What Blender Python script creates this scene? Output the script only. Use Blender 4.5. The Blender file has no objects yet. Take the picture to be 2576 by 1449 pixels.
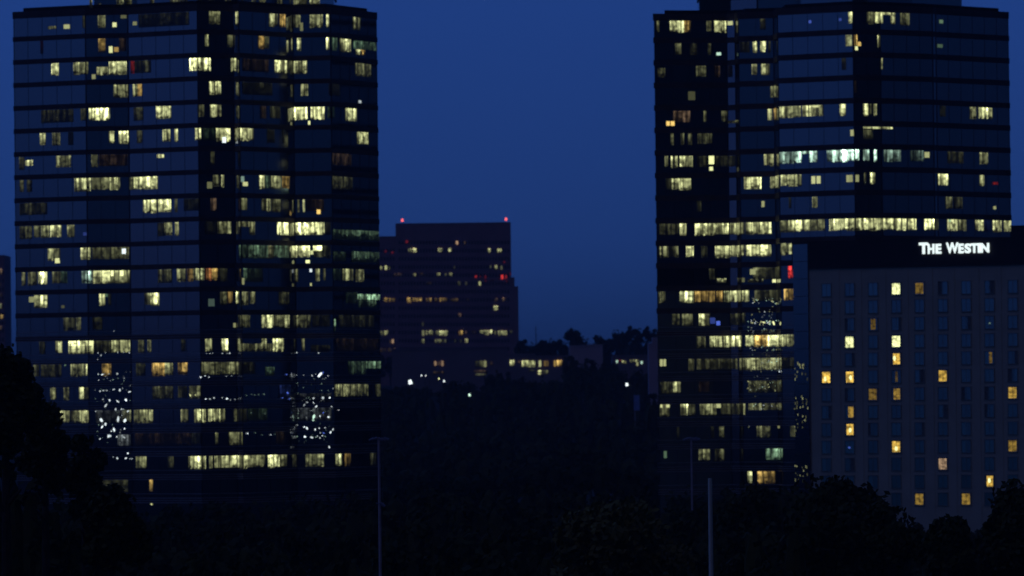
import bpy, bmesh, math, random
from mathutils import Vector, Matrix
random.seed(7)
S = bpy.context.scene
COL = S.collection
F = 13050.0            # focal length in pixels of the 2576 px wide measuring grid
HC = 25.0              # camera height
HORIZ = 1000.0
ROLL = 0.0115

# ------------------------------------------------------------------ camera
cam = bpy.data.cameras.new('camera'); co = bpy.data.objects.new('camera', cam); COL.objects.link(co)
S.camera = co
cam.sensor_width = 36; cam.lens = 36*F/2576; cam.clip_start = 1; cam.clip_end = 30000
pitch = math.atan((HORIZ-724.5)/F)
RM = Matrix.Rotation(math.radians(90)+pitch, 3, 'X') @ Matrix.Rotation(-ROLL, 3, 'Z')
co.matrix_world = Matrix.Translation((0, 0, HC)) @ RM.to_4x4()
CAM = Vector((0, 0, HC))
cam.dof.use_dof = True; cam.dof.focus_distance = 330; cam.dof.aperture_fstop = 1.1

def ray(x, y):
    return RM @ Vector(((x-1288)/F, -(y-724.5)/F, -1))
def at(x, y, Y):
    d = ray(x, y); return CAM + d*(Y/d.y)

def smooth(t):
    t = max(0, min(1, t)); return t*t*(3-2*t)
def ground_z(Y):
    return 30*smooth((Y-1500)/500) if Y > 0 else 0

# ------------------------------------------------------------------ materials
def mat(name, col, rough=0.8, spec=0.3, noise=0.0, nscale=1.0, metal=0.0, var=None):
    m = bpy.data.materials.new(name); m.use_nodes = True
    nt = m.node_tree; b = nt.nodes['Principled BSDF']
    b.inputs['Base Color'].default_value = (*col, 1); b.inputs['Roughness'].default_value = rough
    b.inputs['Specular IOR Level'].default_value = spec; b.inputs['Metallic'].default_value = metal
    if noise:
        tc = nt.nodes.new('ShaderNodeTexCoord'); n = nt.nodes.new('ShaderNodeTexNoise')
        n.inputs['Scale'].default_value = nscale; n.inputs['Detail'].default_value = 5
        nt.links.new(tc.outputs['Object'], n.inputs['Vector'])
        r = nt.nodes.new('ShaderNodeValToRGB')
        c2 = var or tuple(c*(1-noise) for c in col)
        r.color_ramp.elements[0].position = .35; r.color_ramp.elements[1].position = .65
        r.color_ramp.elements[0].color = (*c2, 1); r.color_ramp.elements[1].color = (*col, 1)
        nt.links.new(n.outputs['Fac'], r.inputs['Fac']); nt.links.new(r.outputs['Color'], b.inputs['Base Color'])
    return m

def glass_mat(name, base, rough, blind):
    """dark reflective glazing, one pale or dark blind tone per pane (uv x = metres along the wall)"""
    m = bpy.data.materials.new(name); m.use_nodes = True
    nt = m.node_tree; b = nt.nodes['Principled BSDF']; N = nt.nodes.new; L = nt.links.new
    uv = N('ShaderNodeUVMap'); sep = N('ShaderNodeSeparateXYZ'); L(uv.outputs[0], sep.inputs[0])
    def fl(o, s):
        a = N('ShaderNodeMath'); a.operation = 'MULTIPLY'; a.inputs[1].default_value = s; L(o, a.inputs[0])
        f = N('ShaderNodeMath'); f.operation = 'FLOOR'; L(a.outputs[0], f.inputs[0]); return f.outputs[0]
    cmb = N('ShaderNodeCombineXYZ'); L(fl(sep.outputs[0], .66), cmb.inputs[0]); L(fl(sep.outputs[1], .25), cmb.inputs[1])
    wn = N('ShaderNodeTexWhiteNoise'); wn.noise_dimensions = '2D'; L(cmb.outputs[0], wn.inputs['Vector'])
    r = N('ShaderNodeValToRGB'); r.color_ramp.elements[0].color = (*base, 1); r.color_ramp.elements[1].color = (*blind, 1)
    r.color_ramp.elements[0].position = .45
    L(wn.outputs['Value'], r.inputs['Fac']); L(r.outputs['Color'], b.inputs['Base Color'])
    b.inputs['Roughness'].default_value = rough
    b.inputs['IOR'].default_value = 2.7
    b.inputs['Specular IOR Level'].default_value = 0.5
    b.inputs['Specular Tint'].default_value = (1, 1, 1, 1)
    return m

def glow_mat(name, pattern=True):
    """light from a lit room, or reflected glow painted on a pane: colour attribute 'glow' times streaks of blinds, mullions and furniture"""
    m = bpy.data.materials.new(name); m.use_nodes = True
    nt = m.node_tree; N = nt.nodes.new; L = nt.links.new
    b = nt.nodes['Principled BSDF']; b.inputs['Base Color'].default_value = (.02, .02, .02, 1); b.inputs['Roughness'].default_value = .4
    at_ = N('ShaderNodeAttribute'); at_.attribute_name = 'glow'
    b.inputs['Emission Strength'].default_value = 1.0
    if not pattern:
        L(at_.outputs['Color'], b.inputs['Emission Color']); return m
    uv = N('ShaderNodeUVMap'); sep = N('ShaderNodeSeparateXYZ'); L(uv.outputs[0], sep.inputs[0])
    def M(op, a, c=None, clamp=False):
        n = N('ShaderNodeMath'); n.operation = op; n.use_clamp = clamp
        for i, v in enumerate((a, c)):
            if v is None: continue
            if isinstance(v, (int, float)): n.inputs[i].default_value = v
            else: L(v, n.inputs[i])
        return n.outputs[0]
    def noise(sx, sy, det):
        cb = N('ShaderNodeCombineXYZ'); L(M('MULTIPLY', sep.outputs[0], sx), cb.inputs[0]); L(M('MULTIPLY', sep.outputs[1], sy), cb.inputs[1])
        n = N('ShaderNodeTexNoise'); n.inputs['Scale'].default_value = 1; n.inputs['Detail'].default_value = det
        L(cb.outputs[0], n.inputs['Vector']); return n.outputs['Fac']
    def rng(o, a, c, lo, hi):
        n = N('ShaderNodeMapRange'); n.inputs[1].default_value = a; n.inputs[2].default_value = c
        n.inputs[3].default_value = lo; n.inputs[4].default_value = hi; L(o, n.inputs[0]); return n.outputs[0]
    def wn(sx, off):
        cb = N('ShaderNodeCombineXYZ'); L(M('FLOOR', M('ADD', M('MULTIPLY', sep.outputs[0], sx), off)), cb.inputs[0]); L(M('FLOOR', M('MULTIPLY', sep.outputs[1], .25)), cb.inputs[1]); cb.inputs[2].default_value = off
        n = N('ShaderNodeTexWhiteNoise'); n.noise_dimensions = '3D'; L(cb.outputs[0], n.inputs['Vector']); return n.outputs['Value']
    v = M('FRACT', M('MULTIPLY', sep.outputs[1], .25))       # 0 at sill .. 1 at ceiling
    panev = rng(wn(.6667, 0.0), 0, 1, .30, 1.30)              # each pane its own blind and room
    half = rng(wn(1.6, 3.0), 0, 1, .30, 1.35)
    drop = rng(wn(.6667, 7.0), 0, 1, .15, .85)                # how far the blind is let down
    below = rng(M('SUBTRACT', v, drop), -.04, .04, 0, 1)
    blind = M('ADD', M('MULTIPLY', below, .45), .68)
    streak = rng(noise(1.9, .14, 2), .38, .60, .25, 1.30)
    blobs = rng(noise(1.1, 1.0, 3), .36, .56, .30, 1.25)
    furn = rng(M('ADD', noise(2.0, 1.3, 2), M('MULTIPLY', v, .9)), .74, .92, .05, 1.0)
    top = rng(M('ADD', M('MULTIPLY', v, .6), M('MULTIPLY', noise(.8, .3, 1), .6)), .78, .86, 1.0, 1.9)
    fr = M('ABSOLUTE', M('SUBTRACT', M('FRACT', M('MULTIPLY', sep.outputs[0], .6667)), .5))
    mull = rng(fr, .44, .47, 1.0, .12)
    k = M('MULTIPLY', M('MULTIPLY', M('MULTIPLY', streak, blobs), M('MULTIPLY', furn, top)), M('MULTIPLY', M('MULTIPLY', panev, half), M('MULTIPLY', blind, mull)))
    mx = N('ShaderNodeVectorMath'); mx.operation = 'SCALE'; L(at_.outputs['Color'], mx.inputs[0]); L(k, mx.inputs['Scale'])
    L(mx.outputs[0], b.inputs['Emission Color'])
    return m

def room_mat(name):
    """softly uneven light of a hotel room behind a net curtain"""
    m = bpy.data.materials.new(name); m.use_nodes = True; nt = m.node_tree; N = nt.nodes.new; L = nt.links.new
    b = nt.nodes['Principled BSDF']; b.inputs['Base Color'].default_value = (.03, .03, .03, 1); b.inputs['Emission Strength'].default_value = 1
    a = N('ShaderNodeAttribute'); a.attribute_name = 'glow'; uv = N('ShaderNodeUVMap'); n = N('ShaderNodeTexNoise'); n.inputs['Scale'].default_value = 1.3; n.inputs['Detail'].default_value = 2
    L(uv.outputs[0], n.inputs['Vector']); r = N('ShaderNodeMapRange'); r.inputs[1].default_value = .35; r.inputs[2].default_value = .62; r.inputs[3].default_value = .3; r.inputs[4].default_value = 1.15
    L(n.outputs['Fac'], r.inputs[0]); x = N('ShaderNodeVectorMath'); x.operation = 'SCALE'; L(a.outputs['Color'], x.inputs[0]); L(r.outputs[0], x.inputs['Scale']); L(x.outputs[0], b.inputs['Emission Color'])
    return m

M_GLASS = glass_mat('tower_glass', (.003, .005, .010), .06, (.012, .018, .030))
M_SPAN = mat('dark_granite_spandrel', (.085, .060, .060), .55, .25, .3, .6)
M_MULL = mat('black_mullion', (.006, .006, .009), .5, .3)
M_GLOW = glow_mat('lit_room')  # also on the panes painted with reflected glow
M_SPOT = glow_mat('lamp_and_glint_glow', False)
M_ROOM = room_mat('hotel_room')
M_LOUV = mat('grey_louvre_metal', (.45, .40, .42), .35, .5, .3, .4)
M_ROOF = mat('dark_roof', (.02, .018, .022), .8, .2, .3, .5)

# ------------------------------------------------------------------ object helpers
def link(o, parent=None):
    COL.objects.link(o)
    if parent: o.parent = parent
    return o
def tag(o, label=None, cat=None, group=None, kind=None):
    if label: o['label'] = label
    if cat: o['category'] = cat
    if group: o['group'] = group
    if kind: o['kind'] = kind
    return o
def empty(name, loc, label, cat, group=None):
    o = bpy.data.objects.new(name, None); COL.objects.link(o); o.location = loc
    return tag(o, label, cat, group)

class MB:
    def __init__(s): s.v = []; s.f = []; s.uv = []; s.col = []
    def poly(s, pts, uvs=None, col=None):
        i = len(s.v); s.v += [tuple(p) for p in pts]; n = len(pts); s.f.append(tuple(range(i, i+n)))
        s.uv += uvs or [(0, 0)]*n
        s.col += [(*(col or (0, 0, 0)), 1)]*n
    def hexa(s, p, uvs=None, col=None):
        """p: 8 points, bottom 4 ccw (seen from above) then top 4; uvs for the vertical faces"""
        for q in ((3, 2, 1, 0), (4, 5, 6, 7), (0, 1, 5, 4), (1, 2, 6, 5), (2, 3, 7, 6), (3, 0, 4, 7)):
            s.poly([p[k] for k in q], [uvs[k] for k in q] if uvs else None, col)
    def box(s, c, d, rz=0, col=None):
        cx, cy, cz = c; hx, hy, hz = d[0]/2, d[1]/2, d[2]/2; ca, sa = math.cos(rz), math.sin(rz)
        P = []
        for z in (-hz, hz):
            for x, y in ((-hx, -hy), (hx, -hy), (hx, hy), (-hx, hy)):
                P.append(Vector((cx+x*ca-y*sa, cy+x*sa+y*ca, cz+z)))
        s.hexa(P, None, col)
    def tube(s, a, b, ra, rb, n=8, col=None, cap=True):
        a = Vector(a); b = Vector(b); d = (b-a).normalized()
        u = d.orthogonal().normalized(); w = d.cross(u)
        A = [a+(u*math.cos(t*2*math.pi/n)+w*math.sin(t*2*math.pi/n))*ra for t in range(n)]
        B = [b+(u*math.cos(t*2*math.pi/n)+w*math.sin(t*2*math.pi/n))*rb for t in range(n)]
        for i in range(n): s.poly([A[i], A[(i+1) % n], B[(i+1) % n], B[i]], None, col)
        if cap: s.poly(A[::-1], None, col); s.poly(B, None, col)
    def prism(s, pts, z0, z1, col=None, cap=True):
        n = len(pts)
        for i in range(n):
            a, b = pts[i], pts[(i+1) % n]
            s.poly([(a[0], a[1], z0), (b[0], b[1], z0), (b[0], b[1], z1), (a[0], a[1], z1)], None, col)
        if cap:
            s.poly([(p[0], p[1], z1) for p in pts], None, col); s.poly([(p[0], p[1], z0) for p in pts][::-1], None, col)
    def build(s, name, m, parent=None, smoothf=False):
        o_ = parent
        off = Vector((0, 0, 0))
        while o_: off += o_.location; o_ = o_.parent
        me = bpy.data.meshes.new(name)
        me.from_pydata([(v[0]-off.x, v[1]-off.y, v[2]-off.z) for v in s.v], [], s.f)
        uvl = me.uv_layers.new(name='UVMap')
        flat = [c for u in s.uv for c in u]; uvl.data.foreach_set('uv', flat)
        if any(c[0] or c[1] or c[2] for c in s.col):
            ca = me.color_attributes.new('glow', 'FLOAT_COLOR', 'CORNER')
            ca.data.foreach_set('color', [x for c in s.col for x in c])
        me.materials.append(m)
        if smoothf: me.polygons.foreach_set('use_smooth', [True]*len(me.polygons))
        me.update()
        o = bpy.data.objects.new(name, me); link(o, parent)
        return o

HUE = dict(h=(1, .62, .10), y=(.96, 1, .46), o=(1, .66, .18), c=(.66, 1, .78), g=(.50, .85, .50), r=(1, .06, .05), w=(.86, .98, 1), b=(.10, .18, .8), n=(.8, .52, .3))
def lum(b, h='y', gain=1.0):
    s = .74*(b/7.0)**2.2*gain
    return tuple(c*s for c in HUE[h])

# ------------------------------------------------------------------ towers
class Plan:
    """front corners given as (x on the measuring grid, depth); back corners in metres"""
    def __init__(s, front, back_depth, yref=400):
        s.front = [at(x, yref, Y) for x, Y in front]
        s.front = [Vector((p.x, p.y)) for p in s.front]
        l, r = s.front[0], s.front[-1]
        r1 = r*((r.y+14)/r.y)-Vector((2.2, 0)); l1 = l*((l.y+14)/l.y)+Vector((2.2, 0))
        s.back = [r1, Vector((r1.x-9, r.y+back_depth)), Vector((l1.x+9, l.y+back_depth)), l1]
        s.all = s.front+s.back
    def facets(s):
        out = []
        for a, b in zip(s.front[:-1], s.front[1:]):
            d = (b-a); out.append((a, d.normalized(), d.length))
        return out
    def hit(s, f, x, y):
        a, d, Ln = f; r = ray(x, y); n = Vector((d.y, -d.x))
        t = ((a-Vector((CAM.x, CAM.y))).dot(n))/(Vector((r.x, r.y)).dot(n))
        p = CAM+r*t
        return (Vector((p.x, p.y))-a).dot(d), p.z

def offset(pts, dist):
    """offset a closed ccw polygon outward by dist"""
    n = len(pts); out = []
    for i in range(n):
        p0, p1, p2 = pts[i-1], pts[i], pts[(i+1) % n]
        d1 = (p1-p0).normalized(); d2 = (p2-p1).normalized()
        n1 = Vector((d1.y, -d1.x)); n2 = Vector((d2.y, -d2.x))
        m = n1+n2; m = m.normalized() if m.length > 1e-6 else n1
        out.append(p1+m*dist/max(.45, m.dot(n1)))
    return out

def parse(rows, t1d=.84):
    out = []
    for k, s in rows.items():
        for e in s.split(','):
            w = e.split()
            if not w: continue
            x0, x1 = float(w[0]), float(w[1]); bt = w[2]; h = 'y'
            if bt[-1].isalpha(): h = bt[-1]; bt = bt[:-1]
            t0, t1 = (float(w[3]), float(w[4])) if len(w) > 3 else (.02, t1d+random.uniform(-.05, .05))
            out.append((k, x0, x1, float(bt), h, t0, t1))
    return out

def tower(name, plan, xref, ytop0, pitch_px, rows, spots, label, crown_x, kmax=22, louver_from=14, t1d=.70, hgf=.79):
    fcs = plan.facets()
    def facet_at(x, y):
        for f in fcs:
            u, z = plan.hit(f, x, y)
            if -.01 <= u <= f[2]+.01: return f, u, z
        return None
    zt = lambda k: facet_at(xref, ytop0+pitch_px*k)[2] if ytop0+pitch_px*k > -100 else None
    z0 = zt(0); P = z0-zt(1)
    Z = lambda k: z0-P*k
    HG = hgf*P
    cen = sum(plan.all, Vector((0, 0)))/len(plan.all)
    root = empty(name, (cen.x, cen.y, 0), label, 'office tower')
    npts = len(plan.all)
    # core + spandrels
    sp = MB()
    kk = 0
    outer = offset(plan.all, .14)
    zroof = Z(0)+.30*P
    sp.prism(outer, Z(0), zroof)
    for k in range(0, kmax):
        zb = Z(k)-HG; zn = Z(k+1)
        if zb < 0: break
        if k >= louver_from:
            g = (zb-zn)/5
            for j in (0, 2, 4): sp.prism(outer, zb-g*(j+1), zb-g*j)
        else:
            sp.prism(outer, zn, zb)
    sp.build('spandrel_bands', M_SPAN, root)
    lv = MB(); lo = offset(plan.all, .20)
    for k in range(louver_from-1, kmax-1):
        zb = Z(k)-HG
        for dz in (.10, .50, .90): lv.prism(lo, zb-dz-.05, zb-dz+.05)
        lv.prism(lo, zb+.62, zb+.70)
    lv.build('louvres', M_LOUV, root)
    # base below the last floor
    bs = MB(); bs.prism(outer, 0, Z(kmax)); bs.build('base', M_SPAN, root)
    # ribbons
    ribbons = {}
    lit = parse(rows, t1d)
    for k in range(0, kmax):
        g = MB(); zb = Z(k+1); zc = Z(k)
        u = 0
        for i in range(npts):
            a, b = plan.all[i], plan.all[(i+1) % npts]; l = (b-a).length
            uo = i*40+7
            g.poly([(a.x, a.y, zb), (b.x, b.y, zb), (b.x, b.y, zc), (a.x, a.y, zc)],
                   [(uo, (kmax-k)*4+.1), (uo+l, (kmax-k)*4+.1), (uo+l, (kmax-k)*4+3.9), (uo, (kmax-k)*4+3.9)])
        ribbons[k] = g.build('window_ribbon', M_GLASS, root)
    # mullions
    mu = MB()
    for a, d, Ln in fcs:
        n = Vector((d.y, -d.x)); c = max(1, round(Ln/3.0)); st = Ln/c
        rz = math.atan2(d.y, d.x)
        for j in range(0, c+1):
            w = .11 if j in (0, c) else .04
            p = a+d*(min(max(j*st, w/2), Ln-w/2))+n*.02
            mu.box((p.x, p.y, (Z(0)+Z(kmax))/2), (w, .05, Z(0)-Z(kmax)-.02), rz)
    mu.build('mullions', M_MULL, root)
    # lit windows, and panes painted with reflected glow
    pieces = []
    for (k, x0, x1, b, h, t0, t1) in lit:
        y = ytop0+pitch_px*k+20
        for i, f in enumerate(fcs):
            u0, _ = plan.hit(f, x0, y); u1, _ = plan.hit(f, x1, y)
            u0c, u1c = max(u0, .12), min(u1, f[2]-.12)
            if u1c-u0c < .22: continue
            pieces.append((k, i, u0c, u1c, b, h, t0, t1))
    pieces.sort(key=lambda q: -(q[3]-q[2])*(q[7]-q[6]))
    def pane(mb, q):
        k, i, u0, u1, b, h, t0, t1 = q
        a, d, Ln = fcs[i]; n = Vector((d.y, -d.x))
        e = .11+.004*((i+k) % 5)+(.02 if t1-t0 < .5 else 0)
        zt_, zb_ = Z(k)-HG*t0, Z(k)-HG*t1
        p0, p1 = a+d*u0+n*.02, a+d*u1+n*.02; q0, q1 = a+d*u0+n*e, a+d*u1+n*e
        uo = i*40+7; V = lambda t: (kmax-k)*4+4*(1-t)
        P8 = [(q0.x, q0.y, zb_), (q1.x, q1.y, zb_), (p1.x, p1.y, zb_), (p0.x, p0.y, zb_),
              (q0.x, q0.y, zt_), (q1.x, q1.y, zt_), (p1.x, p1.y, zt_), (p0.x, p0.y, zt_)]
        small = (t1-t0) < .5 and b >= 3 and u1-u0 < 1.25
        U = [(uo+u0, V(t1)), (uo+u1, V(t1)), (uo+u1, V(t1)), (uo+u0, V(t1)), (uo+u0, V(t0)), (uo+u1, V(t0)), (uo+u1, V(t0)), (uo+u0, V(t0))]
        mb.hexa(P8, U, lum(b, h, 1.0 if small else 1.65))
        return small
    rest = MB(); rsp = MB(); cnt = 0
    for q in pieces:
        if cnt < 98 and q[0] in ribbons and q[7]-q[6] >= .5:
            mb = MB(); sm = pane(mb, q); mb.build('glowing_window', M_GLOW, ribbons[q[0]]); cnt += 1
        elif q[7]-q[6] < .5 and q[3]-q[2] < 1.25: pane(rsp, q)
        else: pane(rest, q)
    if rest.f: tag(rest.build('glowing_window', M_GLOW, root), kind='stuff')
    if rsp.f: tag(rsp.build('room_light', M_SPOT, root), kind='stuff')
    # glints: reflected street lights painted as small glowing discs on the glass
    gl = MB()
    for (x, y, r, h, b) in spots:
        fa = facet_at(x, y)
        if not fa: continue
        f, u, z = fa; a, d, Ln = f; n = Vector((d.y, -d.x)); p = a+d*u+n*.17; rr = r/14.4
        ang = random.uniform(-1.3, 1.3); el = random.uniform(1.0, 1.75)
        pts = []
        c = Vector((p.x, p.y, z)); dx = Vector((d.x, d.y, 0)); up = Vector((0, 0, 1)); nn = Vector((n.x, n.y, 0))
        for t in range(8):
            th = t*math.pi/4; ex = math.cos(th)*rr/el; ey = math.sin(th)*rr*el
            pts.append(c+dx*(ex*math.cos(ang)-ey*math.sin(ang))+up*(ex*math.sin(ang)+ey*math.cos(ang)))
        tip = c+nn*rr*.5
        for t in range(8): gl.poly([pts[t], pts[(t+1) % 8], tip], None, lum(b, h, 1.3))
    if gl.f: tag(gl.build('painted_glints', M_SPOT, root), kind='stuff')
    # roof parapet step + set-back storeys
    rf = MB(); st1 = offset(plan.all, -1.6); rf.prism(st1, zroof-.3, zroof+.75); rf.build('roof_step', M_ROOF, root)
    cx0, cx1 = crown_x
    a = at(cx0, 10, cen.y-12); b = at(cx1, 10, cen.y-12)
    fr = [p for p in plan.front]
    base = offset(plan.all, -4.5)
    base = [Vector((min(max(p.x, a.x), b.x), p.y)) for p in base]
    out2 = offset(base, .14)
    up = MB(); up.prism(out2, zroof-.2, Z(-1)-HG)
    for k in (-1, -2, -3): up.prism(out2, Z(k), Z(k)+.23*P)
    up.prism(out2, Z(-3)+.23*P, Z(-3)+.6*P); up.build('penthouse_bands', M_SPAN, root)
    for k in (-1, -2, -3):
        g = MB(); nb = len(base)
        for i in range(nb):
            p, q = base[i], base[(i+1) % nb]; l = (q-p).length
            if l < .05: continue
            g.poly([(p.x, p.y, Z(k)-HG), (q.x, q.y, Z(k)-HG), (q.x, q.y, Z(k)), (p.x, p.y, Z(k))],
                   [(i*40, 100-4*k), (i*40+l, 100-4*k), (i*40+l, 103.9-4*k), (i*40, 103.9-4*k)])
        o = g.build('window_ribbon', M_GLASS, root)
        if k == -1:
            # lit rooms on the set-back storey
            for (kk_, x0, x1, b_, h, t0, t1) in lit:
                if kk_ != -1: continue
                for i in range(nb):
                    p, q = base[i], base[(i+1) % nb]; dd = q-p
                    if dd.length < 1 or dd.x <= 0: continue
                    f = (p, dd.normalized(), dd.length)
                    u0, _ = plan.hit(f, x0, 5); u1, _ = plan.hit(f, x1, 5)
                    u0, u1 = max(u0, .1), min(u1, f[2]-.1)
                    if u1-u0 < .25: continue
                    n = Vector((f[1].y, -f[1].x)); A = p+f[1]*u0+n*.1; B = p+f[1]*u1+n*.1; A2 = A-n*.08; B2 = B-n*.08
                    zt_, zb_ = Z(-1)-HG*t0, Z(-1)-HG*t1
                    mb = MB(); V0, V1 = 4*(1-t1), 4*(1-t0)
                    mb.hexa([(A.x, A.y, zb_), (B.x, B.y, zb_), (B2.x, B2.y, zb_), (A2.x, A2.y, zb_), (A.x, A.y, zt_), (B.x, B.y, zt_), (B2.x, B2.y, zt_), (A2.x, A2.y, zt_)],
                            [(u0, V0), (u1, V0), (u1, V0), (u0, V0), (u0, V1), (u1, V1), (u1, V1), (u0, V1)], lum(b_, h, 1.5))
                    mb.build('glowing_window', M_GLOW, o)
    return root

LROWS = {
 -1: "225 232 5 .4 .95,293 311 3.5,427 471 3,563 581 2,652 667 3,700 704 4,738 756 5,779 803 5",
 0: "121 141 4 .5 .66,161 175 5.5 .45 .68,246 265 3.2,283 293 7.5 .42 .66,304 318 3 .02 .2,335 344 4 .4 .6,208 213 1,349 475 .7,526 553 5.2,594 602 5,677 690 5.2,692 698 2,704 717 6o,734 756 2.2,755 762 3.5 .45 .9,779 812 3.4,821 827 6.5,889 905 3",
 1: "102 108 .8r,248 265 4.4o,274 283 7.5 .45 .8,287 298 5o .5 .75,300 318 1n,516 524 4.4,572 585 2,650 664 5.2o,665 676 2,748 757 4.5,821 828 7,831 847 3g,855 865 4.5,868 881 7,890 945 2.4g .05 .5,896 906 9 .52 .8,907 917 7o .52 .8",
 2: "130 147 6,185 198 3,198 222 5.2,231 240 4.5 .7 .95,243 271 4 .3 .75,274 318 5.4,329 338 3.6r,339 379 1.2,478 512 9,512 529 8,581 594 5.5,610 675 .8n,692 704 8,707 720 7,722 734 2,736 772 4.2,895 933 2.4",
 3: "286 326 3.2,335 346 4,347 357 4.5o,526 538 5.2,542 555 6,610 684 .7,757 775 4,827 853 .7,902 907 6w .8 .95",
 4: "104 184 .9,203 220 1.3,224 276 7.2,337 360 1,394 430 6.4 .02 .7,499 513 2.2,529 541 5,542 556 4.2,655 668 1n,680 704 1.3,736 757 7,758 773 8,775 780 8 .78 .98,782 799 7,800 816 8,824 840 1.2g,870 896 7.3",
 5: "101 114 4.4,132 151 3.3,172 184 1,274 287 4.4,299 323 8.2,345 357 1.6,410 428 6.4,440 447 5,492 505 6.4,511 542 1g,544 579 6.2,559 568 9.5w .5 .8,597 624 6.4,625 637 5.4,672 690 1,710 715 .8,899 910 7,913 925 6.5",
 6: "64 82 5 .2 .5,49 61 1.6,142 178 3,230 246 3.2,249 321 1n,396 412 5 .1 .28,530 539 1,834 883 1.2n",
 7: "50 59 1.8,68 80 1.1,188 228 5.3,231 302 2.6,276 298 6.3,326 338 2,338 358 6.3,360 396 6.2,521 533 2.6 .4 .75,536 550 2.6,557 563 4.3,606 613 4.6c .1 .4,611 622 6.5 .4 .62,653 664 6,664 678 2.6g,681 705 3.4,710 727 5o,836 886 1.6",
 8: "50 118 1.1,361 378 5.2,379 394 6,398 430 6.2,440 446 2,463 500 .8,530 544 2n,607 621 2.2,659 668 1.6,671 680 5,684 705 1.6,748 754 2.8,762 767 4.4,797 806 8.5o .58 .82,770 815 1n",
 9: "50 80 2.2,86 101 2.6,104 123 3.8,127 154 5.4,170 187 4.8,210 218 4b .45 .62,398 413 .9,415 433 3.2,441 449 4.3,515 545 .8,547 581 3.2,602 628 3.6 .02 .3,628 640 3.2,698 710 7.3,710 725 8,744 816 9,746 790 9.5 .02 .16,818 832 1,836 954 2.6g .4 .95",  # right-hand 'g' panes from here down: other tower's reflection painted as glow
 10: "121 151 2.6,139 150 7.5 .55 .82,204 228 5.2,233 324 2.5,307 317 9w .1 .38,602 673 2.4g,673 687 2,689 725 2.6g,733 779 6.6,741 779 9.5 .02 .28,788 810 9.5 .02 .3,781 788 7 .28 .5,769 779 9 .8 .97,788 818 2,819 832 1.5,836 868 2g .35 .9,885 957 2.7g .3 .9",
 11: "55 64 2.2,71 92 2,97 118 6.6,132 154 2.5,154 169 3.2g,206 232 4.2c,234 326 5.8,279 286 9.5 .02 .32,302 311 9.5 .02 .32,399 431 2.7,446 466 2.8,471 486 2.8o,487 513 4.4,518 532 5.5r,518 547 5o,550 572 1.2,607 613 4.4 .55 .9,613 620 2.6g,620 660 .8g,744 751 5.2,779 785 8w .02 .2,780 784 6 .8 .95,793 804 3.2,813 819 2,836 856 1.2g,862 887 4.4,895 914 2.6",
 12: "74 86 4.4 .1 .4,87 104 5.8,105 120 6.2,155 162 2 .6 .75,250 264 5.4,265 271 3.5g .02 .18,272 280 1,364 379 2.6,380 400 7.2,524 539 2c .4 .8,554 570 3.2,572 585 3o,593 600 6,606 625 2.8,630 640 5.4,702 726 1.5,742 748 1,871 898 1.2g,899 957 5g .12 .42,903 945 2.2g .45 .85",
 13: "160 178 1.6,180 190 1.6,193 203 3,233 258 .8,587 597 4.4 .45 .68,600 628 2,659 687 5.4,690 713 2.8,714 727 6.2,742 782 2.4,785 830 .8,836 843 4g .25 .9,853 940 .8",
 14: "100 112 1.2,140 156 3.6,173 235 6,174 235 8.5 .02 .3,236 281 1.2,281 327 5.2,348 362 2.2,372 380 2.4,456 466 1,517 533 6.4,558 573 7.4,603 682 2.4 .3 .72,659 670 3,687 712 6.3,745 749 1.8,759 766 4.2,782 830 1 .4 .8,846 950 .7n",
 15: "84 98 1.8,103 154 1.2,178 206 3.8,206 219 5.8,257 281 3.6o,343 365 1,383 415 4.3o,415 435 3.6,449 471 3.8o,507 567 2.6,569 603 3.6,603 640 .9,668 689 2g .3 .8,877 920 1.6g,921 959 2.7g .02 .42",
 16: "745 834 1.3w .5 1,127 141 3.2,161 173 2.2,200 211 4.8,211 226 1.6,384 435 2,449 470 1.2,476 507 2,483 505 3 .35 .6,702 730 1.6b,838 925 2.6,863 877 4.2,945 956 1.6",  # 'w' patches here and below: grey-blue reflected glow painted behind the glints
 17: "240 300 1.4w,300 327 2w,747 792 1.4w,788 800 2.8w,800 834 1.5w,38 48 4.4,55 103 1.3,147 175 3.4,178 202 2.8,202 226 4.3,308 329 3.8,338 384 3.8,456 473 4.2,490 517 5.6,524 533 5.2,534 548 4.6,551 565 4.2,589 600 5.2,603 620 1.2,624 672 1.1g",
 18: "296 328 2.2w .1 .7,340 480 .8n,483 507 .8,542 548 2.8,575 610 2.7,695 716 .8n",
 19: "343 368 3.2,422 437 1.2,475 490 3.8,490 517 5.8,526 534 4.2,540 548 6.3,550 603 5.4,603 620 3.8,620 665 3.8,675 689 6.3,690 702 5.3,705 720 3,769 815 3.4,839 848 4.8,851 858 5.3,867 881 2.3o,932 944 1.3",
 20: "254 322 1,377 384 6o",
}
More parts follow.
